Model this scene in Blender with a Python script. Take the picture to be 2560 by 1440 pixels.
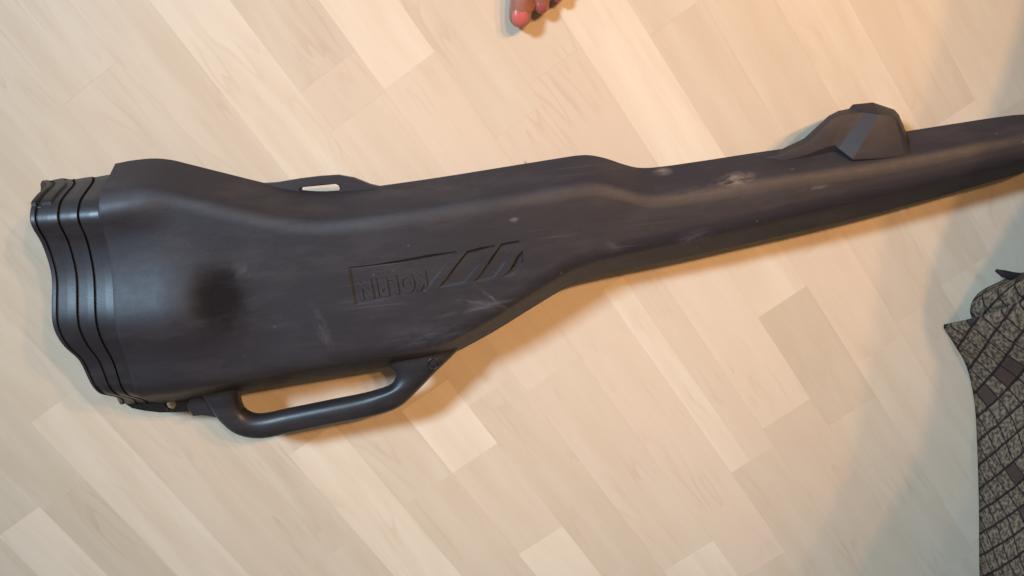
import bpy, bmesh, math, random
from mathutils import Vector, Matrix
from mathutils.bvhtree import BVHTree
R = math.radians
S = bpy.context.scene
COL = S.collection
for o in list(bpy.data.objects): bpy.data.objects.remove(o)

# ------------------------------------------------------------------ camera
TILT, ROLL, FPX = R(14.485), R(-6.127), 1900.0
ROT = Matrix.Rotation(-TILT, 3, 'X') @ Matrix.Rotation(ROLL, 3, 'Z')
CAM = Vector((0, 0, 1.0))
cd = bpy.data.cameras.new('camera'); cam = bpy.data.objects.new('camera', cd); COL.objects.link(cam)
cd.sensor_width = 36; cd.lens = 36 * FPX / 2560; cd.clip_start = .02; cd.clip_end = 60
cam.matrix_world = Matrix.Translation(CAM) @ ROT.to_4x4()
S.camera = cam
S.render.resolution_x, S.render.resolution_y = 1024, 576

def P(px, py, z=0.0):
    """the point at height z (metres above the floor) that the photograph shows at a pixel"""
    d = ROT @ Vector(((px - 1280) / FPX, -(py - 720) / FPX, -1))
    return CAM + d * ((z - CAM.z) / d.z)

# ------------------------------------------------------------------ light
W = bpy.data.worlds.new('World'); S.world = W; W.use_nodes = True
W.node_tree.nodes['Background'].inputs[0].default_value = (1.0, .73, .48, 1)
W.node_tree.nodes['Background'].inputs[1].default_value = .18
S.view_settings.view_transform = 'Standard'; S.view_settings.look = 'None'
S.view_settings.exposure = -.07; S.view_settings.gamma = 1; S.view_settings.use_curve_mapping = False

def look(o, tgt):
    o.rotation_euler = (Vector(tgt) - o.location).to_track_quat('-Z', 'Y').to_euler()
# cool daylight from a window over to the left
wl = bpy.data.lights.new('window_light', 'AREA'); wl.shape = 'RECTANGLE'; wl.size = .70; wl.size_y = .70
wl.energy = 19; wl.color = (.53, .77, 1.0); wl.spread = R(46)
w = bpy.data.objects.new('window_light', wl); COL.objects.link(w); w.location = (-2.75, 1.90, 3.4); look(w, (.10, -.55, 0))
# two warm bulbs of a ceiling fitting up right; third lamp added to warm shade
LAMPS = [Vector((2.15, 1.38, 3.5)), Vector((3.00, 1.62, 3.5)), Vector((1.20, 1.28, 3.5))]
for i, (lp, en) in enumerate(zip(LAMPS, (250, 215, 190))):
    l = bpy.data.lights.new('bulb_or_fill', 'SPOT'); l.energy = en; l.color = (1.0, .56, .26)
    l.shadow_soft_size = .10; l.spot_size = R(28); l.spot_blend = 1.0
    o = bpy.data.objects.new('bulb_or_fill', l); COL.objects.link(o); o.location = lp; look(o, (.14, .0, 0))

# ------------------------------------------------------------------ helpers
def tag(o, label=None, cat=None, group=None, kind=None):
    if label: o['label'] = label
    if cat: o['category'] = cat
    if group: o['group'] = group
    if kind: o['kind'] = kind
    return o
def mesh_obj(name, verts, faces, mat=None, parent=None, smooth=True):
    me = bpy.data.meshes.new(name); me.from_pydata([tuple(v) for v in verts], [], faces); me.update()
    bm = bmesh.new(); bm.from_mesh(me); bmesh.ops.recalc_face_normals(bm, faces=bm.faces); bm.to_mesh(me); bm.free()
    if smooth: me.polygons.foreach_set('use_smooth', [True] * len(me.polygons))
    o = bpy.data.objects.new(name, me); COL.objects.link(o)
    if mat: me.materials.append(mat)
    if parent: o.parent = parent
    return o
def empty(name, loc=(0, 0, 0)):
    o = bpy.data.objects.new(name, None); COL.objects.link(o); o.location = loc; return o
def lerp(a, b, t): return a + (b - a) * t
def sstep(a, b, x):
    t = min(1, max(0, (x - a) / (b - a))); return t * t * (3 - 2 * t)
def curve1(pts, x):
    """monotone-ish cubic through (x, y) points"""
    n = len(pts)
    if x <= pts[0][0]: i = 0
    elif x >= pts[-1][0]: i = n - 2
    else:
        i = max(k for k in range(n - 1) if pts[k][0] <= x)
    def slope(k):
        if k == 0: return (pts[1][1] - pts[0][1]) / (pts[1][0] - pts[0][0])
        if k == n - 1: return (pts[-1][1] - pts[-2][1]) / (pts[-1][0] - pts[-2][0])
        return (pts[k + 1][1] - pts[k - 1][1]) / (pts[k + 1][0] - pts[k - 1][0])
    (x0, y0), (x1, y1) = pts[i], pts[i + 1]; h = x1 - x0; t = (x - x0) / h
    if t < 0: return y0 + slope(0) * (x - x0)
    if t > 1: return y1 + slope(n - 1) * (x - x1)
    m0, m1 = slope(i) * h, slope(i + 1) * h
    return (2*t**3 - 3*t*t + 1) * y0 + (t**3 - 2*t*t + t) * m0 + (-2*t**3 + 3*t*t) * y1 + (t**3 - t*t) * m1
def poly2(pts, n):
    """n points along a smooth curve through 2-D points"""
    acc = [0]
    for a, b in zip(pts, pts[1:]): acc.append(acc[-1] + math.dist(a, b))
    out = []
    for k in range(n):
        d = acc[-1] * k / (n - 1)
        out.append((curve1([(s, p[0]) for s, p in zip(acc, pts)], d), curve1([(s, p[1]) for s, p in zip(acc, pts)], d)))
    return out

class NT:
    def __init__(s, name):
        s.m = bpy.data.materials.new(name); s.m.use_nodes = True; s.t = s.m.node_tree; s.n = s.t.nodes
        s.b = s.n['Principled BSDF']
    def new(s, typ, ins={}, **kw):
        nd = s.n.new(typ)
        for k, v in kw.items(): setattr(nd, k, v)
        for k, v in ins.items():
            if hasattr(v, 'links') or isinstance(v, bpy.types.NodeSocket): s.t.links.new(v, nd.inputs[k])
            else: nd.inputs[k].default_value = v
        return nd
    def math(s, op, a, b=0.0, c=None):
        i = {0: a, 1: b}
        if c is not None: i[2] = c
        return s.new('ShaderNodeMath', i, operation=op).outputs[0]
    def mix(s, f, a, b, typ='MIX'):
        nd = s.n.new('ShaderNodeMix'); nd.data_type = 'RGBA'; nd.blend_type = typ
        for idx, v in ((0, f), (6, a), (7, b)):
            if isinstance(v, bpy.types.NodeSocket): s.t.links.new(v, nd.inputs[idx])
            else: nd.inputs[idx].default_value = v if idx == 0 or len(v) == 4 else (*v, 1)
        return nd.outputs[2]
    def ramp(s, f, lo, hi):
        return s.new('ShaderNodeMapRange', {0: f, 1: lo, 2: hi, 3: 0.0, 4: 1.0}, clamp=True).outputs[0]
    def out(s, **kw):
        for k, v in kw.items():
            k = k.replace('_', ' ')
            if isinstance(v, bpy.types.NodeSocket): s.t.links.new(v, s.b.inputs[k])
            else: s.b.inputs[k].default_value = v
        return s.m

# ------------------------------------------------------------------ materials
def wood_material():
    n = NT('maple_laminate')
    tc = n.new('ShaderNodeTexCoord').outputs['Object']
    rnd = n.new('ShaderNodeObjectInfo').outputs['Random']
    tone = n.new('ShaderNodeAttribute', attribute_type='OBJECT', attribute_name='tone').outputs['Fac']
    pink = n.new('ShaderNodeAttribute', attribute_type='OBJECT', attribute_name='pink').outputs['Fac']
    off = n.new('ShaderNodeCombineXYZ', {0: n.math('MULTIPLY', rnd, 37.0), 1: n.math('MULTIPLY', rnd, 91.0), 2: n.math('MULTIPLY', rnd, 13.0)}).outputs[0]
    v = n.new('ShaderNodeVectorMath', {0: tc, 1: off}, operation='ADD').outputs[0]
    # slow waver of the grain, then broad cathedral figure and fine streaks
    warp = n.new('ShaderNodeTexNoise', {'Vector': n.new('ShaderNodeMapping', {0: v, 3: (3.2, 8, 1)}).outputs[0], 'Scale': 1.0, 'Detail': 3.0, 'Roughness': .55})
    wv = n.new('ShaderNodeVectorMath', {0: v, 1: n.new('ShaderNodeVectorMath', {0: warp.outputs['Color'], 3: .05}, operation='SCALE').outputs[0]}, operation='ADD').outputs[0]
    fig = n.new('ShaderNodeTexNoise', {'Vector': n.new('ShaderNodeMapping', {0: wv, 3: (2.6, 20, 1)}).outputs[0], 'Scale': 1.0, 'Detail': 2.0, 'Roughness': .5}).outputs['Fac']
    rings = n.math('FRACT', n.math('MULTIPLY', fig, 9.0))
    ring = n.math('MULTIPLY', n.ramp(rings, .62, .97), n.ramp(n.new('ShaderNodeTexNoise', {'Vector': v, 'Scale': 9.0}).outputs['Fac'], .48, .68))
    fine = n.new('ShaderNodeTexNoise', {'Vector': n.new('ShaderNodeMapping', {0: wv, 3: (14, 420, 1)}).outputs[0], 'Scale': 1.0, 'Detail': 3.0, 'Roughness': .6}).outputs['Fac']
    broad = n.new('ShaderNodeTexNoise', {'Vector': n.new('ShaderNodeMapping', {0: wv, 3: (5, 40, 1)}).outputs[0], 'Scale': 1.0, 'Detail': 2.0}).outputs['Fac']
    col = n.mix(n.ramp(broad, .32, .70), (.695, .598, .462), (.635, .526, .390))
    col = n.mix(pink, col, (.700, .565, .432))
    col = n.mix(n.math('MULTIPLY', ring, .28), col, (.50, .36, .25))
    col = n.mix(n.math('MULTIPLY', n.ramp(fine, .50, .78), .10), col, (.48, .33, .22))
    # small dark flecks
    fl = n.new('ShaderNodeTexVoronoi', {'Vector': n.new('ShaderNodeMapping', {0: v, 3: (6, 13, 1)}).outputs[0], 'Scale': 1.0}, feature='F1').outputs['Distance']
    col = n.mix(n.math('MULTIPLY', n.math('SUBTRACT', 1.0, n.ramp(fl, .012, .03)), .6), col, (.22, .14, .09))
    tv = n.new('ShaderNodeCombineXYZ', {0: tone, 1: n.math('POWER', tone, 1.06), 2: n.math('POWER', tone, 1.22)}).outputs[0]
    col = n.mix(1.0, col, tv, 'MULTIPLY')
    rough = n.math('ADD', .40, n.math('MULTIPLY', fine, .14))
    bump = n.new('ShaderNodeBump', {'Strength': .05, 'Distance': .0006, 'Height': fine}).outputs[0]
    return n.out(Base_Color=col, Roughness=rough, Normal=bump, Specular_IOR_Level=.35)

SCUFFS_AND_SHADING = []   # (centre, along, across, colour index) scuffs plus painted sheen and shade, filled in before the plastic is made
def plastic_material(name, base=(.0195, .0180, .0235), rough=.54, scuff_or_shading=True, grain=.24):
    n = NT(name)
    pos = n.new('ShaderNodeTexCoord').outputs['Object']
    big = n.new('ShaderNodeTexNoise', {'Vector': pos, 'Scale': 5.0, 'Detail': 4.0, 'Roughness': .6}).outputs['Fac']
    grit = n.new('ShaderNodeTexNoise', {'Vector': pos, 'Scale': 900.0, 'Detail': 2.0}).outputs['Fac']
    mid = n.new('ShaderNodeTexNoise', {'Vector': pos, 'Scale': 60.0, 'Detail': 5.0, 'Roughness': .65}).outputs['Fac']
    col = n.mix(n.ramp(big, .35, .7), base, tuple(c * 1.35 for c in base))
    if scuff_or_shading:
        # dust specks and thin scratches all over
        sp = n.new('ShaderNodeTexVoronoi', {'Vector': pos, 'Scale': 42.0}).outputs['Distance']
        spk = n.math('MULTIPLY', n.math('SUBTRACT', 1.0, n.ramp(sp, .03, .10)), n.ramp(big, .52, .60))
        col = n.mix(n.math('MULTIPLY', spk, .35), col, (.20, .18, .17))
        for k, (ang, sc) in enumerate(((.25, 1.0), (-1.0, 1.3), (1.2, .9))):
            mp = n.new('ShaderNodeMapping', {0: pos, 1: (3.1 * k, 1.7 * k, 0), 2: (0, 0, ang), 3: (5 * sc, 260 * sc, 1)}).outputs[0]
            nz = n.new('ShaderNodeTexNoise', {'Vector': mp, 'Scale': 1.0, 'Detail': 1.0}).outputs['Fac']
            gate = n.ramp(n.new('ShaderNodeTexNoise', {'Vector': pos, 'Scale': 7.0 + k}).outputs['Fac'], .56, .68)
            col = n.mix(n.math('MULTIPLY', n.math('MULTIPLY', n.ramp(nz, .70, .76), gate), .22), col, (.16, .15, .16))
        for (c, ang, a, b, strength, cc) in SCUFFS_AND_SHADING:
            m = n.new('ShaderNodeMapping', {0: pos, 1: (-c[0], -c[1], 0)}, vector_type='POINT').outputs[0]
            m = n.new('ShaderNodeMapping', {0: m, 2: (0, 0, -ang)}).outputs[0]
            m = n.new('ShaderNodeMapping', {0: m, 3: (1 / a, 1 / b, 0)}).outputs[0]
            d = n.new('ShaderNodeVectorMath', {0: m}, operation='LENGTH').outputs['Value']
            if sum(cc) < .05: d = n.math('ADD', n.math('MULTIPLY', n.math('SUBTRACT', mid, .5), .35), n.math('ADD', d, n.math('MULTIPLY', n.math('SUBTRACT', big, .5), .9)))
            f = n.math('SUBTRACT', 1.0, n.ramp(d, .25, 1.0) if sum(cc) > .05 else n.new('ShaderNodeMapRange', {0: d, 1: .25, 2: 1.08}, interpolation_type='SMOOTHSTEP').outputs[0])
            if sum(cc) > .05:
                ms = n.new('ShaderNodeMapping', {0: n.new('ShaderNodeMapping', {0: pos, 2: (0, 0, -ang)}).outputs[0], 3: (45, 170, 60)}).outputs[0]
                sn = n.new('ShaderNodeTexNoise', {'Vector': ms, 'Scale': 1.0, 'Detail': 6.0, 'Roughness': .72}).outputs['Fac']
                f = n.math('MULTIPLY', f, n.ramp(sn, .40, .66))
            else: dent_shade = f  # dark entry: the dent's shade, painted into colour and gloss
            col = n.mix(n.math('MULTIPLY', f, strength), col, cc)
    r = n.math('ADD', rough - .08, n.math('MULTIPLY', mid, .16))
    if scuff_or_shading: r = n.math('ADD', r, n.math('MULTIPLY', dent_shade, .30))
    fog = n.new('ShaderNodeTexNoise', {'Vector': n.new('ShaderNodeMapping', {0: pos, 2: (0, 0, -.17), 3: (9, 34, 20)}).outputs[0], 'Scale': 1.0, 'Detail': 6.0, 'Roughness': .68}).outputs['Fac']
    col = n.mix(n.math('MULTIPLY', n.ramp(fog, .48, .70), .30), col, (.075, .067, .070))
    h = n.math('ADD', n.math('MULTIPLY', grit, .35), mid)
    bump = n.new('ShaderNodeBump', {'Strength': grain, 'Distance': .0012, 'Height': h}).outputs[0]
    spec = n.math('SUBTRACT', .5, n.math('MULTIPLY', dent_shade, .38)) if scuff_or_shading else .5
    return n.out(Base_Color=col, Roughness=r, Normal=bump, Specular_IOR_Level=spec)

def fabric_material():
    n = NT('woven_grid_cloth')
    uv = n.new('ShaderNodeUVMap').outputs[0]
    rot = n.new('ShaderNodeMapping', {0: uv, 2: (0, 0, R(56))}).outputs[0]
    sep = n.new('ShaderNodeSeparateXYZ', {0: rot})
    CX, CY = 1 / .0235, 1 / .032
    nz = n.new('ShaderNodeTexNoise', {'Vector': uv, 'Scale': 60.0, 'Detail': 2.0}).outputs['Fac']
    jit = n.math('MULTIPLY', n.math('SUBTRACT', nz, .5), .12)
    x = n.math('ADD', n.math('MULTIPLY', sep.outputs[0], CX), jit); y = n.math('ADD', n.math('MULTIPLY', sep.outputs[1], CY), jit)
    fx = n.math('ABSOLUTE', n.math('SUBTRACT', n.math('FRACT', x), .5)); fy = n.math('ABSOLUTE', n.math('SUBTRACT', n.math('FRACT', y), .5))
    line = n.math('MAXIMUM', n.ramp(fx, .43, .47), n.ramp(fy, .425, .45))
    cell = n.new('ShaderNodeCombineXYZ', {0: n.math('FLOOR', x), 1: n.math('FLOOR', y)}).outputs[0]
    wn = n.new('ShaderNodeTexWhiteNoise', {'Vector': cell}, noise_dimensions='2D')
    speck = n.new('ShaderNodeTexVoronoi', {'Vector': uv, 'Scale': 210.0}).outputs['Distance']
    sp2 = n.new('ShaderNodeTexNoise', {'Vector': uv, 'Scale': 170.0, 'Detail': 2.0}).outputs['Fac']
    light = n.mix(n.ramp(sp2, .40, .62), (.085, .062, .045), (.27, .21, .15))
    light = n.mix(n.math('MULTIPLY', n.ramp(speck, .45, .20), .0), light, (.05, .04, .04))
    solid = n.mix(n.ramp(wn.outputs['Color'], .3, .7), (.090, .055, .048), (.050, .042, .042))
    solid = n.mix(n.math('MULTIPLY', n.ramp(sp2, .58, .70), .35), solid, (.16, .13, .12))
    c = n.mix(n.math('GREATER_THAN', wn.outputs['Value'], .86), light, solid)
    c = n.mix(n.math('MULTIPLY', line, .92), c, (.022, .016, .018))
    thread = n.new('ShaderNodeTexNoise', {'Vector': uv, 'Scale': 900.0}).outputs['Fac']
    bump = n.new('ShaderNodeBump', {'Strength': .5, 'Distance': .0012, 'Height': n.math('SUBTRACT', thread, line)}).outputs[0]
    return n.out(Base_Color=c, Roughness=.92, Normal=bump, Specular_IOR_Level=.15)

def skin_material():
    n = NT('skin')
    pos = n.new('ShaderNodeTexCoord').outputs['Object']
    a = n.new('ShaderNodeTexNoise', {'Vector': pos, 'Scale': 70.0, 'Detail': 4.0}).outputs['Fac']
    b = n.new('ShaderNodeTexVoronoi', {'Vector': pos, 'Scale': 700.0}).outputs['Distance']
    col = n.mix(n.ramp(a, .3, .7), (.42, .19, .135), (.33, .125, .088))
    bump = n.new('ShaderNodeBump', {'Strength': .25, 'Distance': .001, 'Height': n.math('ADD', a, n.math('MULTIPLY', b, .3))}).outputs[0]
    return n.out(Base_Color=col, Roughness=.42, Normal=bump, Subsurface_Weight=.12, Subsurface_Radius=(.006, .002, .001))
def varnish(name, c):
    n = NT(name)
    return n.out(Base_Color=(*c, 1), Roughness=.22, Coat_Weight=1.0, Coat_Roughness=.16)

# ------------------------------------------------------------------ floor
MAPLE = wood_material()
AL = R(-60.56); UD = Vector((math.cos(AL), math.sin(AL), 0)); ND = Vector((-UD.y, UD.x, 0))
def base_sheet():
    v = [(-4, -4, -.0085), (4, -4, -.0085), (4, 4, -.0085), (-4, 4, -.0085)]
    o = mesh_obj('floor', v, [(0, 1, 2, 3)], MAPLE, smooth=False); o['kind'] = 'structure'; o['tone'] = .9; o['pink'] = .2
    return o
floor = base_sheet()
rnd = random.Random(11)
EDGES = [-1.27, -1.19, -1.11, -1.03, -.949, -.868, -.786, -.700, -.614, -.5285, -.447, -.357, -.277, -.197, -.1085, -.0285, .045,
         .125, .203, .279, .355, .431, .507, .583, .66, .738, .816, .894, .972, 1.05]
# joints and tones (brightness, pinkness) read off the photograph, per strip: start edge -> [(joint before, tone, pink), ...]
KNOWN = {
    -.868: [(-.30, .92, .1), (.10, .90, .15), (.52, .95, .1)],
    -.786: [(-.25, .97, .1), (-.01, 1.05, .1), (.55, .98, .2)],
    -.700: [(-.42, .90, .3), (.02, .93, .3), (.44, .97, .2)],
    -.614: [(-.36, .88, .1), (.08, .90, .1), (.40, .93, .2)],
    -.5285: [(-.45, .92, .0), (-.02, .95, .1), (.24, 1.10, .1), (.70, .97, .3)],
    -.447: [(-.30, .93, .2), (.06, .98, .2), (.40, .96, .4), (.78, 1.0, .2)],
    -.357: [(-.52, .94, .2), (.10, .97, .3), (.28, 1.12, .1), (.40, .99, .4), (.566, 1.12, .15), (.88, .95, .3)],
    -.277: [(-.50, 1.06, .0), (-.02, 1.0, .3), (.33, .96, .3), (.68, .94, .4)],
    -.197: [(-.40, .93, .1), (-.14, .99, .5), (-.079, 1.02, .4), (.36, 1.0, .5), (.72, 1.10, .1)],
    -.1085: [(-.55, 1.13, .15), (-.081, 1.02, .6), (.37, 1.02, .7), (.80, .96, .2)],
    -.0285: [(-.40, .99, .3), (.05, 1.0, .8), (.30, 1.12, .1), (.64, .94, .3)],
    .045: [(-.45, .98, .5), (.02, .98, .8), (.26, 1.04, .5), (.607, .92, .6)],
    .125: [(-.60, 1.14, .0), (.25, 1.06, .2), (.459, .86, .2), (.66, .95, .3)],
    .203: [(-.30, .99, .1), (.06, .96, .3), (.42, 1.0, .5), (.60, 1.02, .3)],
    .279: [(-.20, 1.09, .4), (.055, .98, .2), (.40, .98, .3), (.58, 1.0, .3)],
}
def plank(a0, a1, n0, n1, tone, pink):
    g = .00002; c = .0001; L = (a1 - a0) / 2 - g; Wd = (n1 - n0) / 2 - g; h = .008
    v = [(sx * (L - k), sy * (Wd - k), z) for z, k in ((-h, 0), (-c * .7, 0), (0, c)) for sx, sy in ((-1, -1), (1, -1), (1, 1), (-1, 1))]
    f = [(8, 9, 10, 11)]
    for b in (0, 4):
        for i in range(4): f.append((b + i, b + (i + 1) % 4, b + 4 + (i + 1) % 4, b + 4 + i))
    o = mesh_obj('plank', v, f, MAPLE, floor, smooth=False)
    o.location = UD * ((a0 + a1) / 2) + ND * ((n0 + n1) / 2); o.rotation_euler = (0, 0, AL)
    o['tone'] = 1 + (tone - 1) * (.7 if tone < 1 else 1.15); o['pink'] = pink
for i in range(len(EDGES) - 1):
    n0, n1 = EDGES[i], EDGES[i + 1]
    known = KNOWN.get(n0)
    if known:
        segs = [(k[0], k[1], k[2]) for k in known]
        segs.insert(0, (-.95, rnd.uniform(.92, 1.06), rnd.uniform(0, .6)))
        x = segs[-1][0] + rnd.uniform(.3, .45)
    else:
        segs = []; x = -.95 - rnd.uniform(0, .3)
    while x < 1.5:
        segs.append((x, rnd.choice((.93, .96, .98, 1.0, 1.02, 1.05, 1.10)), rnd.uniform(0, .6))); x += rnd.uniform(.28, .46)
    ends = [s[0] for s in segs[1:]] + [max(1.5, segs[-1][0] + .3)]
    for s, e in zip(segs, ends):
        if n0 == -.0285 and abs(s[0] - .30) < 1e-6:      # pale sapwood strip on one side of this stave
            plank(s[0], e, n0, n0 + .033, 1.10, .1); plank(s[0], e, n0 + .033, n1, 1.0, .6)
        elif n0 == -.357 and abs(s[0] - .28) < 1e-6:
            plank(s[0], e, n0, n1, s[1], s[2])
        else: plank(s[0], e, n0, n1, s[1], s[2])

# ------------------------------------------------------------------ rifle case
def scuff_or_shading(px, py, px2, py2, wide, strength, c):
    a, b = P(px, py, .09), P(px2, py2, .09); d = b - a
    SCUFFS_AND_SHADING.append((((a + b) / 2), math.atan2(d.y, d.x), d.length / 2, wide, strength, c))
scuff_or_shading(1796, 462, 1902, 440, .0095, .70, (.46, .37, .27))
scuff_or_shading(1640, 500, 1980, 430, .012, .35, (.13, .10, .09))
scuff_or_shading(930, 862, 1260, 812, .022, .40, (.10, .105, .14))  # scuffed area with its bluish sheen painted into the colour
scuff_or_shading(1120, 740, 1290, 770, .010, .50, (.14, .14, .15))
scuff_or_shading(1680, 610, 1800, 580, .012, .50, (.13, .125, .16))  # bluish sheen on the barrel face, painted in
scuff_or_shading(1990, 480, 2090, 462, .004, .6, (.17, .15, .15))
scuff_or_shading(600, 690, 625, 650, .014, .5, (.14, .13, .14))  # light caught on the dent's edge, painted as a pale mark
scuff_or_shading(1640, 440, 1700, 432, .006, .6, (.26, .22, .22))
scuff_or_shading(1500, 600, 1560, 630, .010, .4, (.13, .12, .13))
scuff_or_shading(720, 520, 1440, 430, .014, .22, (.11, .09, .095))
scuff_or_shading(780, 740, 840, 880, .010, .35, (.13, .12, .14))
scuff_or_shading(1270, 548, 1300, 545, .004, .7, (.2, .18, .19))
scuff_or_shading(1080, 790, 1330, 735, .004, .45, (.18, .17, .19))
scuff_or_shading(1180, 700, 1290, 790, .003, .5, (.18, .17, .19))
scuff_or_shading(560, 622, 578, 862, .047, .70, (.009, .006, .0055))  # shade inside the dent, painted as a dark patch
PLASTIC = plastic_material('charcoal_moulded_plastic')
PLASTIC_DARK = plastic_material('black_end_plastic', (.008, .008, .009), .35, False)
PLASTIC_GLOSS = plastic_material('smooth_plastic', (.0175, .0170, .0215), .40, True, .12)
GROOVE_SHADE = NT('groove_shade_black').out(Base_Color=(.004, .004, .005, 1), Roughness=.95, Specular_IOR_Level=.05)

UP = [(288, 409), (330, 401), (385, 396), (430, 400), (480, 412), (560, 432), (640, 452), (720, 470), (800, 478), (880, 473), (960, 463), (1100, 443),
      (1300, 411), (1400, 395), (1440, 389), (1475, 388), (1515, 396), (1560, 411), (1595, 419), (1640, 418), (1750, 403), (1900, 380), (2050, 359),
      (2200, 338), (2400, 307), (2500, 292), (2560, 286), (2600, 289), (2625, 305), (2638, 330)]
LO = [(400, 1010), (480, 1000), (560, 988), (640, 974), (760, 953), (900, 930), (1000, 914), (1070, 903), (1130, 885), (1190, 855), (1250, 821), (1340, 765),
      (1420, 718), (1480, 695), (1540, 680), (1620, 663), (1760, 634), (1900, 602), (2100, 556), (2300, 505), (2500, 449), (2600, 420), (2640, 400), (2650, 385)]
MAPX = [(288, 400), (500, 590), (800, 880), (1000, 1075), (1200, 1270), (1400, 1450), (1600, 1640), (1900, 1935), (2300, 2340), (2560, 2600), (2638, 2650)]
THK = [(288, .100), (420, .104), (640, .100), (900, .096), (1200, .088), (1440, .078), (1650, .068), (2000, .060), (2560, .052), (2638, .044)]
NE, NF = 12, 44        # samples on a rounded edge, across the face
def profile(a_frac, pw=2.3):
    """(fraction across, height 0..1) over the top from one edge to the other"""
    out = []
    for k in range(NE):                  # drafted wall running into a tighter shoulder
        t = k / NE
        if t < .42: q = t / .42; out.append((a_frac * .56 * q, .80 * q))
        else:
            q = (t - .42) / .58; u = 1 - q
            out.append((a_frac * (u * u * .56 + 2 * u * q * .68 + q * q), u * u * .80 + 2 * u * q * .97 + q * q))
    for k in range(NF + 1): out.append((lerp(a_frac, 1 - a_frac, k / NF), 1.0))
    return out + [(1 - f, h) for f, h in reversed(out[:NE])]
def bulge(x, f):
    """the stock end swells in two soft lobes that run out towards the middle"""
    w = (f - .60) / .155
    main = .018 * math.exp(-w * w) * (1 - sstep(400, 660, x))
    # a pushed-in dent where the swelling runs out
    rr = ((x - 541) / 82) ** 2 + ((f - .505) / .155) ** 2
    main -= .0040 * max(0, 1 - rr) ** 2
    rim = .008 * (1 - sstep(330, 470, x)) * math.exp(-((f - .17) / .06) ** 2)
    low = .005 * (1 - sstep(330, 560, x)) * math.exp(-((f - .84) / .09) ** 2)
    return main + rim + low
def base_z(T):
    """the thick stock end carries the case; the slimmer barrel end stays clear of the floor"""
    return max(.002, .0535 - T / 2)
def ring(U, L, T, x, inset=0.0):
    """a cross-section between edge points U and L, standing on the floor"""
    d = (L - U); d.z = 0; wl_ = d.length; a = min(.046, .46 * wl_) / wl_
    top = profile(a); pts = []
    z0 = base_z(T)
    for f, h in top:
        z = z0 + T / 2 + (T / 2) * h + .002 * (1 - (2 * f - 1) ** 2) * h + bulge(x, f) * h
        p = U + d * f; pts.append(Vector((p.x, p.y, z - inset * h)))
    bot = profile(a, 2.6)
    for f, h in reversed(bot[1:-1]):
        p = U + d * f; pts.append(Vector((p.x, p.y, z0 + T / 2 - (T / 2) * h + inset * h)))
    return pts
def edge_points(x):
    T = curve1(THK, x); xl = curve1(MAPX, x)
    return P(x, curve1(UP, x), base_z(T) + T * .5), P(xl, curve1(LO, xl), base_z(T) + T * .52), T
def loft(name, rings, mat, parent, caps=True):
    n = len(rings[0]); v = [p for r in rings for p in r]; f = []
    for i in range(len(rings) - 1):
        for j in range(n):
            f.append((i * n + j, i * n + (j + 1) % n, (i + 1) * n + (j + 1) % n, (i + 1) * n + j))
    if caps:
        f.append(tuple(range(n))); f.append(tuple((len(rings) - 1) * n + j for j in range(n)))
    return mesh_obj(name, v, f, mat, parent)

case = empty('rifle_case', P(1280, 700, 0))
tag(case, 'long charcoal plastic rifle case with carrying handle lying on the pale wood floor', 'rifle case')
CO = case.location.copy()
bpy.context.view_layer.update()
def unshift(o):
    o.matrix_parent_inverse = Matrix.Translation(-CO); return o

xs = []
x = 288
while x < 2600: xs.append(x); x += 7 if x < 700 else 9
xs += [2600, 2612, 2622, 2630, 2635, 2638]
rings = []
for i, x in enumerate(xs):
    U, L, T = edge_points(x)
    if x > 2600:                         # rounded muzzle end
        k = math.sqrt(max(0.03, 1 - ((x - 2600) / 40) ** 2)); c = (U + L) / 2
        U0, L0, T0 = edge_points(2600); off = (c - (U0 + L0) / 2)
        dd = P(x, 356, .03) - P(2600, 356, .03)
        U, L, T = U0.lerp((U0 + L0) / 2, 1 - k) + dd, L0.lerp((U0 + L0) / 2, 1 - k) + dd, T0
        r = ring(U, L, T, x); zc = base_z(T) + T / 2
        r = [Vector((p.x, p.y, zc + (p.z - zc) * (.4 + .6 * k))) for p in r]
    else: r = ring(U, L, T, x)
    rings.append(r)
# the body's front lip turns in a little before the ribbed collar begins
first = rings[0]; cen = sum(first, Vector()) / len(first)
top_y = max(p.y for p in first); low_y = min(p.y for p in first)
def lip_pt(p):
    k = .004 + .075 * ((p.y - low_y) / (top_y - low_y)) ** 3
    return Vector((lerp(p.x, cen.x, k), lerp(p.y, cen.y, k), lerp(p.z, cen.z, .022)))
lip = [lip_pt(p) for p in first]
back = P(270, 411, .05) - P(288, 409, .05)
rings.insert(0, [lerp(p, q, .35) + back * .2 for p, q in zip(first, lip)])
rings.insert(0, [q + back * .25 for q in lip])
body = unshift(loft('body', rings, PLASTIC, case))

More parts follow.
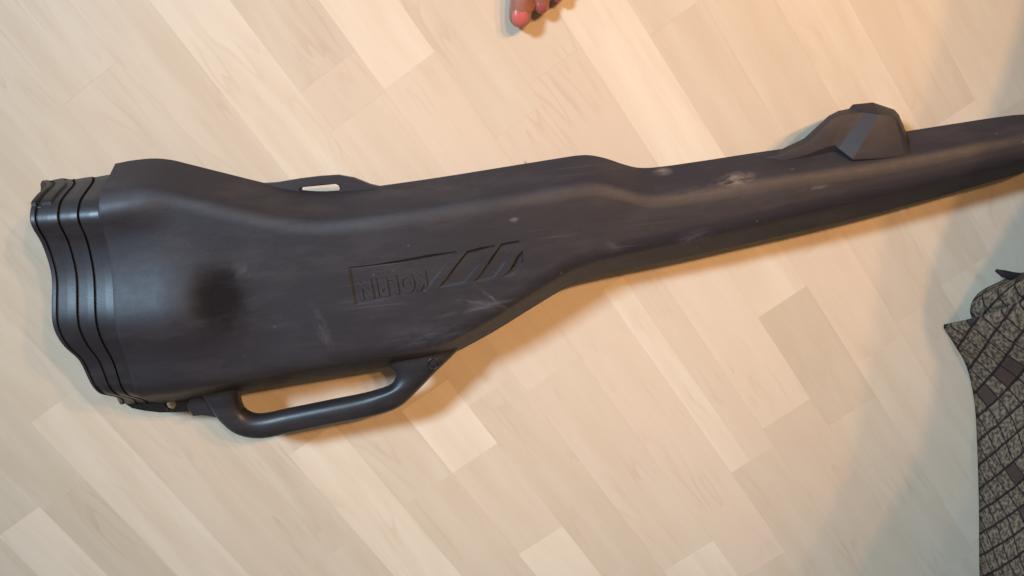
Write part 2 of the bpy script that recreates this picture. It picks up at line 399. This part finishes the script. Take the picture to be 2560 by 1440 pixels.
# ribbed collar at the stock end: rings run from the body lip out to a wavy rim
LIPR = [p + back * -.1 for p in lip]
RIM = poly2([(101, 458), (80, 490), (88, 540), (112, 605), (138, 680), (148, 745), (158, 800), (182, 850), (212, 886), (234, 935), (256, 985), (275, 1012), (288, 1020)], 200)
LIPU, LIPL, _T = edge_points(288)
RIMZ = .088
RIMW = [P(a, b, RIMZ) for a, b in RIM]
rimU, rimL = P(101, 456, .050), P(288, 1018, .062)
ld = LIPL - LIPU
def rim_point(f):
    i = f * 199; k = min(198, int(i)); q = RIMW[k].lerp(RIMW[k + 1], i - k)
    e = 1 - min(1, min(f, 1 - f) / .05); base = rimU.lerp(rimL, f)
    return q.lerp(base, e * e)
prof = profile(min(.046, .46 * ld.length) / ld.length); nt = len(prof)
crings = []
NS = 180
GROOVES = (.125, .43, .70)
for i in range(NS + 1):
    s = i / NS                                  # 0 at the rim, 1 at the lip
    dip = 0
    for gc in GROOVES:
        dd = s - gc
        if abs(dd) < .015: dip = max(dip, .0024 * (1 - abs(dd) / .015))
        elif dd >= .015 and dd < .16: dip = max(dip, .0010 * (1 - (dd - .015) / .145))   # each rib rises towards the next groove
    roll = .010 * (1 - min(1, s / .06)) ** 2
    r = []
    for j, p in enumerate(lip):
        f = prof[j][0] if j < nt else prof[nt - 1 - (j - nt + 1)][0]
        h = prof[j][1] if j < nt else prof[nt - 1 - (j - nt + 1)][1]
        e = rim_point(f); q = Vector((lerp(e.x, p.x, s), lerp(e.y, p.y, s), 0))
        zc = base_z(_T) + _T / 2; zz = lerp((p.z - zc) * .93, p.z - zc, s)
        side = 1 if zz > 0 else -1
        zz -= side * (dip + roll) * min(1, h * 1.2)
        # grooves and ribs cut the narrow sides too
        inw = (.5 - f) * 2 * (1 - h) * (dip + roll)
        q += ld.normalized() * inw
        r.append(Vector((q.x, q.y, zc + zz)))
    crings.append(r)
collar = unshift(loft('ribbed_collar', crings, PLASTIC_GLOSS, case, caps=False))
# closed end inside the rim, and a dark seal lip that shows at the corner
r0 = crings[0]; c0 = sum(r0, Vector()) / len(r0)
endv = [[lerp(p, c0, k) + Vector((inw_, 0, 0)) for p in r0] for k, inw_ in ((0.0, .0005), (.05, .001), (.09, .010), (.14, .030))]
endcap = unshift(loft('end_cap', endv, PLASTIC_DARK, case))
# a black ring in each groove puts its shade into the colour
for gi, gc in enumerate(GROOVES):
    rr = []
    for ss, grow in ((gc - .016, .0001), (gc - .006, .0007), (gc, .0012), (gc + .006, .0007), (gc + .017, .0002)):
        a = crings[min(NS, max(0, round(ss * NS)))]
        cc = sum(a, Vector()) / len(a); rr.append([p + (p - cc).normalized() * grow for p in a])
    o = unshift(loft('groove_ring', rr, GROOVE_SHADE, case, caps=False)); o.parent = collar; o.matrix_parent_inverse = Matrix.Identity(4)

# black foam seal turned over the collar's upper corner
sv = []; sf = []; K = NE - 2; M = 58
for i in range(M + 1):
    a = crings[i + 1]; cc = sum(a, Vector()) / len(a)
    lift = .0022 if not 22 < i < 30 else -.0015                  # a slit across it
    for j in range(-3, K):
        p = a[j]; sv.append(p + (p - cc).normalized() * lift * (1 if j < K - 2 and 1 < i < M - 1 else -.4))
q_ = K + 3
for i in range(M):
    for j in range(q_ - 1): sf.append((i * q_ + j, i * q_ + j + 1, (i + 1) * q_ + j + 1, (i + 1) * q_ + j))
seal = unshift(mesh_obj('corner_seal', sv, sf, PLASTIC_DARK, case)); seal.modifiers.new('t', 'SOLIDIFY').thickness = .0012
# carrying handle: an oval bar swept round the slot
def sweep(name, inner, outer, n, z, thick, mat, parent, m=20, ends=(1, 1)):
    I, O = poly2(inner, n), poly2(outer, n); rs = []
    for k in range(n):
        t = k / (n - 1); a, b = P(*I[k], z(t)), P(*O[k], z(t)); c = (a + b) / 2; h = (b - a) / 2; th = thick(t) / 2
        rs.append([c + h * math.copysign(abs(math.cos(q)) ** .85, math.cos(q)) + Vector((0, 0, th * math.copysign(abs(math.sin(q)) ** .85, math.sin(q)))) for q in (2 * math.pi * j / m for j in range(m))])
    return unshift(loft(name, rs, mat, parent))
HI = [(612, 930), (601, 970), (602, 1000), (614, 1025), (645, 1036), (720, 1022), (830, 1000), (930, 980), (968, 968), (987, 948), (985, 928), (968, 912), (945, 890)]
HO = [(490, 960), (530, 1022), (556, 1054), (596, 1083), (655, 1093), (735, 1078), (850, 1055), (950, 1034), (1005, 1012), (1048, 972), (1092, 926), (1132, 888), (1190, 830)]
handle = sweep('handle', HI, HO, 90, lambda t: .056, lambda t: .030, PLASTIC_GLOSS, case)
# web and hasp plate along the lower edge, with a lock hole
def plate(name, outer, hole, z, thick, mat, parent, nh=48):
    """flat plate with one hole: outline and hole walked by the same angle"""
    oc = [P(*p, z) for p in outer]; hc = [P(*p, z) for p in hole]
    c = sum(hc, Vector()) / len(hc)
    def hit(poly, ang):
        d = Vector((math.cos(ang), math.sin(ang))); best = None
        for a, b in zip(poly, poly[1:] + poly[:1]):
            e = b - a; den = d.x * e.y - d.y * e.x
            if abs(den) < 1e-12: continue
            w = a - c; t = (w.x * e.y - w.y * e.x) / den; s = (w.x * d.y - w.y * d.x) / den
            if t > 0 and -1e-9 <= s <= 1 + 1e-9 and (best is None or t > best): best = t
        return c + Vector((d.x, d.y, 0)) * (best or .001)
    angs = sorted(set([2 * math.pi * k / nh for k in range(nh)] + [math.atan2(p.y - c.y, p.x - c.x) % (2 * math.pi) for p in oc] + [math.atan2(p.y - c.y, p.x - c.x) % (2 * math.pi) for p in hc]))
    n = len(angs); v = []
    b = .0016
    for kind, poly in (('o', oc), ('h', hc)):
        for zz, k in ((thick / 2 - b, 0), (thick / 2, b), (-thick / 2, b), (-thick / 2 + b, 0)):
            for an in angs:
                p = hit(poly, an); dr = (p - c); dl = dr.length; dr = dr / dl
                p = p - dr * k if kind == 'o' else p + dr * k
                v.append(Vector((p.x, p.y, z + zz)))
    f = []
    def band(i, j):
        for k in range(n): f.append((i * n + k, i * n + (k + 1) % n, j * n + (k + 1) % n, j * n + k))
    band(0, 1); band(1, 5); band(5, 4); band(4, 7); band(7, 6); band(6, 2); band(2, 3); band(3, 0)
    return unshift(mesh_obj(name, v, f, mat, parent, smooth=False))
def circ(cx, cy, r, n=16, ry=None): return [(cx + r * math.cos(2 * math.pi * k / n), cy + (ry or r) * math.sin(2 * math.pi * k / n)) for k in range(n)]
hasp = plate('hasp_plate', [(312, 1006), (330, 1018), (362, 1025), (400, 1030), (440, 1030), (478, 1027), (500, 1010), (490, 960), (420, 955), (340, 975)], circ(428, 1011, 12), .046, .007, PLASTIC_DARK, case)
web = plate('handle_web', [(470, 1010), (486, 1036), (510, 1034), (545, 1040), (575, 1050), (600, 1010), (600, 950), (500, 955)], circ(545, 985, 4), .050, .014, PLASTIC_GLOSS, case)
loop = plate('strap_loop', [(640, 470), (655, 458), (690, 456), (750, 446), (800, 440), (845, 437), (885, 444), (925, 460), (960, 468), (960, 500), (800, 520), (640, 500)],
             [(754, 470), (760, 467), (800, 463), (840, 459), (848, 462), (851, 470), (848, 480), (830, 486), (780, 492), (754, 490)], .050, .012, PLASTIC, case, 64)
# a screw boss at the handle's forward root
def boss(px, py, z, r):
    c = P(px, py, z); v = []; f = []; n = 20
    prof_ = [(r * 1.15, -.004), (r * 1.1, .0012), (r * .95, .0020), (r * .80, .0014), (r * .74, -.003), (0.0005, -.0035)]
    for rr, zz in prof_: v += [Vector((c.x + rr * math.cos(2 * math.pi * k / n), c.y + rr * math.sin(2 * math.pi * k / n), z + zz)) for k in range(n)]
    for i in range(len(prof_) - 1):
        for k in range(n): f.append((i * n + k, i * n + (k + 1) % n, (i + 1) * n + (k + 1) % n, (i + 1) * n + k))
    return unshift(mesh_obj('screw_boss', v, f, PLASTIC_DARK, case))
boss(1084, 909, .0705, .0075)

# front-sight hump on the barrel part
def hump():
    HZ = .0235
    sil = [(1865, 404), (1945, 377), (2010, 346), (2045, 314), (2072, 289), (2096, 277), (2122, 272), (2132, 261), (2182, 256), (2236, 274), (2247, 286), (2264, 326), (2285, 362)]
    mid = [(1870, 408), (1955, 385), (2020, 356), (2058, 318), (2082, 296), (2108, 286), (2150, 282), (2160, 281), (2198, 286), (2232, 289), (2243, 296), (2262, 340), (2290, 370)]
    low = [(1880, 420), (1960, 402), (2020, 386), (2045, 376), (2062, 370), (2074, 366), (2086, 363), (2096, 371), (2132, 399), (2200, 396), (2262, 390), (2280, 388), (2292, 396)]
    inn = [(a + 8, b + 46) for a, b in low]
    zm = [.036, .046, .049, .050, .050, .050, .050, .050, .058, .059, .057, .054, .036]
    zl = [.040, .048, .051, .052, .0525, .0525, .0525, .0535, .0625, .0625, .0615, .060, .040]
    rows = []
    rows.append([P(*p, HZ + .012) for p in sil]); rows.append([P(*p, HZ + .032) for p in sil])
    rows.append([P(*p, HZ + z - .004) for p, z in zip(mid, zm)]); rows.append([P(*p, HZ + z - .006) for p, z in zip(low, zl)]); rows.append([P(*p, HZ + .030) for p in inn]); rows.append([P(*p, HZ + .010) for p in inn])
    n = len(sil); v = [p for r in rows for p in r]; f = []
    for i in range(len(rows)):
        for k in range(n - 1): f.append((i * n + k, i * n + k + 1, ((i + 1) % len(rows)) * n + k + 1, ((i + 1) % len(rows)) * n + k))
    f.append(tuple(i * n for i in range(len(rows)))); f.append(tuple(i * n + n - 1 for i in range(len(rows))))
    o = unshift(mesh_obj('sight_hump', v, f, PLASTIC, case, smooth=True))
    m = o.modifiers.new('round', 'BEVEL'); m.width = .0050; m.segments = 4; m.limit_method = 'ANGLE'; m.angle_limit = R(14)
    m.harden_normals = False
    return o
hump()

# sunk maker's panel in three slanted pieces, cut into the body, with raised letters
bm = bmesh.new(); bm.from_mesh(body.data); BV = BVHTree.FromBMesh(bm); bm.free()
def face_z(p):
    hit = BV.ray_cast(Vector((p.x, p.y, 1)), Vector((0, 0, -1)))[0]
    return hit.z
def on_face(px, py, dz=0):
    p = P(px, py, .095)
    for _ in range(3): p = P(px, py, face_z(p))
    p.z += dz; return p
def panel(pts, depth=.0023):
    top = [on_face(*p, .003) for p in pts]; base = [on_face(*p, 0) for p in pts]; c = sum(base, Vector()) / len(base); n = len(pts)
    ctop = sum(top, Vector()) / n
    flo = []
    for i in range(n):
        d = (c - base[i]); d.z = 0; d.normalize(); q = base[i] + d * .0046; flo.append(Vector((q.x, q.y, base[i].z - depth)))
    wid = []
    for i in range(n):
        d = (base[i] - c); d.z = 0; d.normalize(); q = base[i] + d * .0030; wid.append(Vector((q.x, q.y, base[i].z + .0026)))
    me = bpy.data.meshes.new('cut'); v = wid + flo + [c + Vector((0, 0, .0026)), Vector((c.x, c.y, sum(p.z for p in flo) / n))]
    f = []
    for i in range(n):
        j = (i + 1) % n; f += [(i, j, n + j, n + i), (i, 2 * n, j), (n + i, n + j, 2 * n + 1)]
    return v, f
PANELS = [
    [(868, 668), (1000, 648), (1146, 627), (1106, 678), (1066, 732), (970, 750), (885, 765), (876, 718)],
    [(1168, 625), (1241, 611), (1200, 662), (1160, 711), (1092, 722), (1130, 672)],
    [(1254, 607), (1302, 600), (1268, 654), (1232, 700), (1180, 708), (1216, 660)],
    [(1309, 622), (1312, 655), (1287, 690), (1250, 697), (1280, 660)],
]
bmc = bmesh.new()
for pts in PANELS:
    v, f = panel(pts); vs = [bmc.verts.new(p) for p in v]
    fs = [bmc.faces.new([vs[i] for i in q]) for q in f]
    bmesh.ops.recalc_face_normals(bmc, faces=fs)
cut_me = bpy.data.meshes.new('panel_cut'); bmc.to_mesh(cut_me); bmc.free()
cut = bpy.data.objects.new('panel_cut', cut_me); COL.objects.link(cut)
md = body.modifiers.new('panel', 'BOOLEAN'); md.operation = 'DIFFERENCE'; md.solver = 'EXACT'
cut.matrix_world = Matrix.Identity(4); md.object = cut
bpy.context.view_layer.update()
dg = bpy.context.evaluated_depsgraph_get()
new = bpy.data.meshes.new_from_object(body.evaluated_get(dg)); new.name = 'body'
body.modifiers.clear(); new.set_sharp_from_angle(angle=R(24))
if len(new.polygons) > 1000: body.data = new
bpy.data.objects.remove(cut)

def lettering(text, px, py, px2, py2, height_px):
    a = on_face(px, py, -.0023); b = on_face(px2, py2, -.0023)
    cu = bpy.data.curves.new('lettering', 'FONT'); cu.body = text; cu.size = 1; cu.extrude = .02; cu.bevel_depth = .006; cu.space_character = 1.06; cu.offset = .035
    t = bpy.data.objects.new('tmp', cu); COL.objects.link(t); bpy.context.view_layer.update()
    me = bpy.data.meshes.new_from_object(t.evaluated_get(bpy.context.evaluated_depsgraph_get())); bpy.data.objects.remove(t)
    xs_ = [v.co.x for v in me.vertices]; ys_ = [v.co.y for v in me.vertices]; wdt = max(xs_) - min(xs_); x0 = min(xs_); y0 = min(ys_); hh = max(ys_) - y0
    ex = (b - a); L = ex.length; ex.normalize(); ez = Vector((0, 0, 1)); ey = ez.cross(ex).normalized(); ez = ex.cross(ey)
    ht = height_px * .00048
    for v in me.vertices:
        c = v.co.copy(); v.co = a + ex * ((c.x - x0) / wdt * L) + ey * ((c.y - y0) / hh * ht) + ez * (c.z * .055)
    me.materials.clear(); me.materials.append(PLASTIC)
    o = bpy.data.objects.new('lettering', me); COL.objects.link(o); o.parent = case; return unshift(o)
lettering('KOLPIN', 1062, 676, 892, 703, 52)

# ------------------------------------------------------------------ patterned cloth over low furniture on the right
HEM = poly2([(2700, 660), (2620, 672), (2545, 690), (2490, 712), (2446, 738), (2428, 772), (2432, 806), (2405, 822), (2362, 814), (2384, 852), (2418, 912),
             (2438, 1000), (2446, 1110), (2450, 1260), (2452, 1440), (2455, 1640), (2460, 1850)], 150)
SHADE = poly2([(2640, -330), (2570, 40), (2500, 240), (2445, 440), (2414, 610), (2384, 780), (2346, 960), (2290, 1160), (2200, 1340), (2110, 1500), (1990, 1700)], 150)
ZT = .40
def cloth():
    v = []; uvs = []; f = []; NV = 70; NU = len(HEM)
    arc = 0; prev = None
    for i in range(NU):
        h = P(*HEM[i], .002); s = P(*SHADE[i], 0); dl = LAMPS[0] - s; t = s + dl * (ZT / dl.z)
        if prev is not None: arc += (h - prev).length
        prev = h; up = 0; last = None
        for j in range(NV + 1):
            k = j / NV
            if k < .5:
                q = k / .5; z = .002 + (ZT - .002) * math.sin(q * math.pi / 2) ** 1.15; m = 1 - math.cos(q * math.pi / 2) ** 1.6 if q < 1 else 1
                m = .35 * q + .65 * m; p = h.lerp(t, m); p.z = z
                wob = math.sin(arc * 38 + q * 2.2) * .009 * math.sin(min(1, q * 1.6) * math.pi) + math.sin(arc * 17 + 1 + q * 3) * .008 * q * (1 - q)
                p += Vector((wob, wob * .4, abs(wob) * .2))
            else:
                q = (k - .5) / .5; p = Vector((t.x + q * 1.0, t.y + q * .1, ZT - .01 * q + .004 * math.sin(arc * 20 + q * 9)))
            if last is not None: up += (p - last).length
            last = p; v.append(p); uvs.append((arc, up))
    n = NV + 1
    for i in range(NU - 1):
        for j in range(NV): f.append((i * n + j, (i + 1) * n + j, (i + 1) * n + j + 1, i * n + j + 1))
    o = mesh_obj('draped_cloth', v, f, fabric_material())
    uvl = o.data.uv_layers.new(name='UVMap')
    for lp in o.data.loops: uvl.data[lp.index].uv = uvs[lp.vertex_index]
    so = o.modifiers.new('thick', 'SOLIDIFY'); so.thickness = .0022; so.offset = 1
    return o
tag(cloth(), 'brown and beige patterned cloth with dark grid lines hanging down to the floor', 'cloth')
# a loose dark thread standing off the hem
def thread():
    pts = [P(2600, 700, .03), P(2560, 694, .034), P(2530, 690, .036), P(2508, 684, .036), P(2490, 676, .034)]; rs = []
    for i, p in enumerate(pts):
        r = (.006, .006, .0055, .005, .002)[i]; d = (pts[min(4, i + 1)] - pts[max(0, i - 1)]).normalized(); s = d.cross(Vector((0, 0, 1))).normalized(); u = s.cross(d)
        rs.append([p + (s * math.cos(q) + u * math.sin(q)) * r for q in (2 * math.pi * k / 10 for k in range(10))])
    m = NT('dark_braid').out(Base_Color=(.022, .016, .016, 1), Roughness=.9)
    o = loft('cord_end', rs, m, None); return o
c_ = thread(); cl = [o for o in bpy.data.objects if o.name == 'draped_cloth'][0]; c_.parent = cl; c_.name = 'tassel'

# ------------------------------------------------------------------ bare foot at the top edge
def foot():
    SK = skin_material()
    root = empty('person', P(1320, -150, 0))
    tag(root, 'bare foot with glossy pink-red nail varnish standing on the floor', 'person')
    bm = bmesh.new()
    def blob(a, b, ra, rb, n=7):
        for k in range(n):
            t = k / (n - 1); r = lerp(ra, rb, t); c = a.lerp(b, t)
            bmesh.ops.create_icosphere(bm, subdivisions=2, radius=r, matrix=Matrix.Translation(c))
    TOES = [((1300, 40), (1312, -75), .0145, .0165, .0140), ((1353, 14), (1360, -75), .0105, .0115, .0120), ((1394, -14), (1397, -85), .0098, .0108, .0110),
            ((1430, -48), (1430, -110), .0092, .0105, .0100), ((1464, -90), (1460, -140), .0088, .0100, .0095)]
    heel = P(1370, -480, .04)
    for (tp, kn, rt, rk, zt) in TOES:
        tip = P(*tp, zt); k = P(*kn, .024); ball = P(kn[0] + (1370 - kn[0]) * .25, kn[1] - 90, .034)
        blob(tip, tip.lerp(k, .35) + Vector((0, 0, .001)), rt, rt * 1.03, 5)
        blob(tip.lerp(k, .35), k, rt * 1.03, rk * .92, 6); blob(k, ball, rk, .021, 7); blob(ball, heel.lerp(ball, .25), .021, .028, 8)
        blob(Vector((ball.x, ball.y, .019)), Vector((heel.x, heel.y, .026)), .0185, .026, 9)
    ank = heel + Vector((0, .005, .055)); blob(heel, ank, .035, .036, 5); blob(P(1368, -300, .045), ank, .028, .036, 7)
    knee = ank + Vector((.01, .20, .40)); blob(ank, ank.lerp(knee, .25), .035, .036, 14); blob(ank.lerp(knee, .25), ank.lerp(knee, .62), .036, .052, 26)
    blob(ank.lerp(knee, .62), knee, .052, .048, 22)
    rs = []
    for i in range(22):
        t = i / 21; c = ank.lerp(knee, .55 + t * .85); r = .066 + .012 * t + .002 * math.sin(i * 1.7)
        rs.append([c + Vector((r * (1 + .03 * math.sin(5 * q + i)) * math.cos(q), r * math.sin(q), 0)) for q in (2 * math.pi * k / 28 for k in range(28))])
    rs.insert(0, [p.lerp(sum(rs[0], Vector()) / 28, .06) + Vector((0, 0, .02)) for p in rs[0]])
    tr = loft('trouser_leg', rs, NT('navy_cotton').out(Base_Color=(.03, .035, .06, 1), Roughness=.9), root); tr.matrix_parent_inverse = Matrix.Translation(-root.location)
    me = bpy.data.meshes.new('foot'); bm.to_mesh(me); bm.free()
    o = bpy.data.objects.new('foot', me); COL.objects.link(o); me.materials.append(SK)
    m = o.modifiers.new('r', 'REMESH'); m.mode = 'VOXEL'; m.voxel_size = .0022; m.use_smooth_shade = True
    s = o.modifiers.new('s', 'SMOOTH'); s.iterations = 6; s.factor = .5
    o.parent = root; o.matrix_parent_inverse = Matrix.Translation(-root.location)
    for (tp, kn, rt, rk, zt), (c, nm) in zip(TOES, (((.58, .14, .125), 'pink_red_varnish'), ((.36, .085, .080), 'dull_rose_varnish'), ((.36, .085, .080), 'dull_rose_varnish'), ((.36, .085, .080), 'dull_rose_varnish'), ((.36, .085, .080), 'dull_rose_varnish'))):
        tip = P(*tp, zt); k = P(*kn, .024); d = (tip - k); d.z = 0; d.normalize(); sd = Vector((-d.y, d.x, 0))
        c0 = tip + d * rt * .12; v = []; f = []; NR, NA = 7, 22
        for i in range(NR + 1):
            for j in range(NA):
                q = 2 * math.pi * j / NA; rr = i / NR
                u_, w_ = rr * math.cos(q), rr * math.sin(q)
                lx = w_ * rt * .70; ly = u_ * rt * .86
                zz = math.sqrt(max(0, 1 - (lx / (rt * 1.10)) ** 2 - max(0, (ly + rt * .05) / (rt * 1.22)) ** 2)) * rt * 1.02 + .0003
                if rr > .99: zz -= .0012
                v.append(c0 + sd * lx + d * ly + Vector((0, 0, zz)))
        for i in range(NR):
            for j in range(NA): f.append((i * NA + j, i * NA + (j + 1) % NA, (i + 1) * NA + (j + 1) % NA, (i + 1) * NA + j))
        nl = mesh_obj('toenail', v, f, bpy.data.materials.get(nm) or varnish(nm, c), root); nl.matrix_parent_inverse = Matrix.Translation(-root.location)
foot()
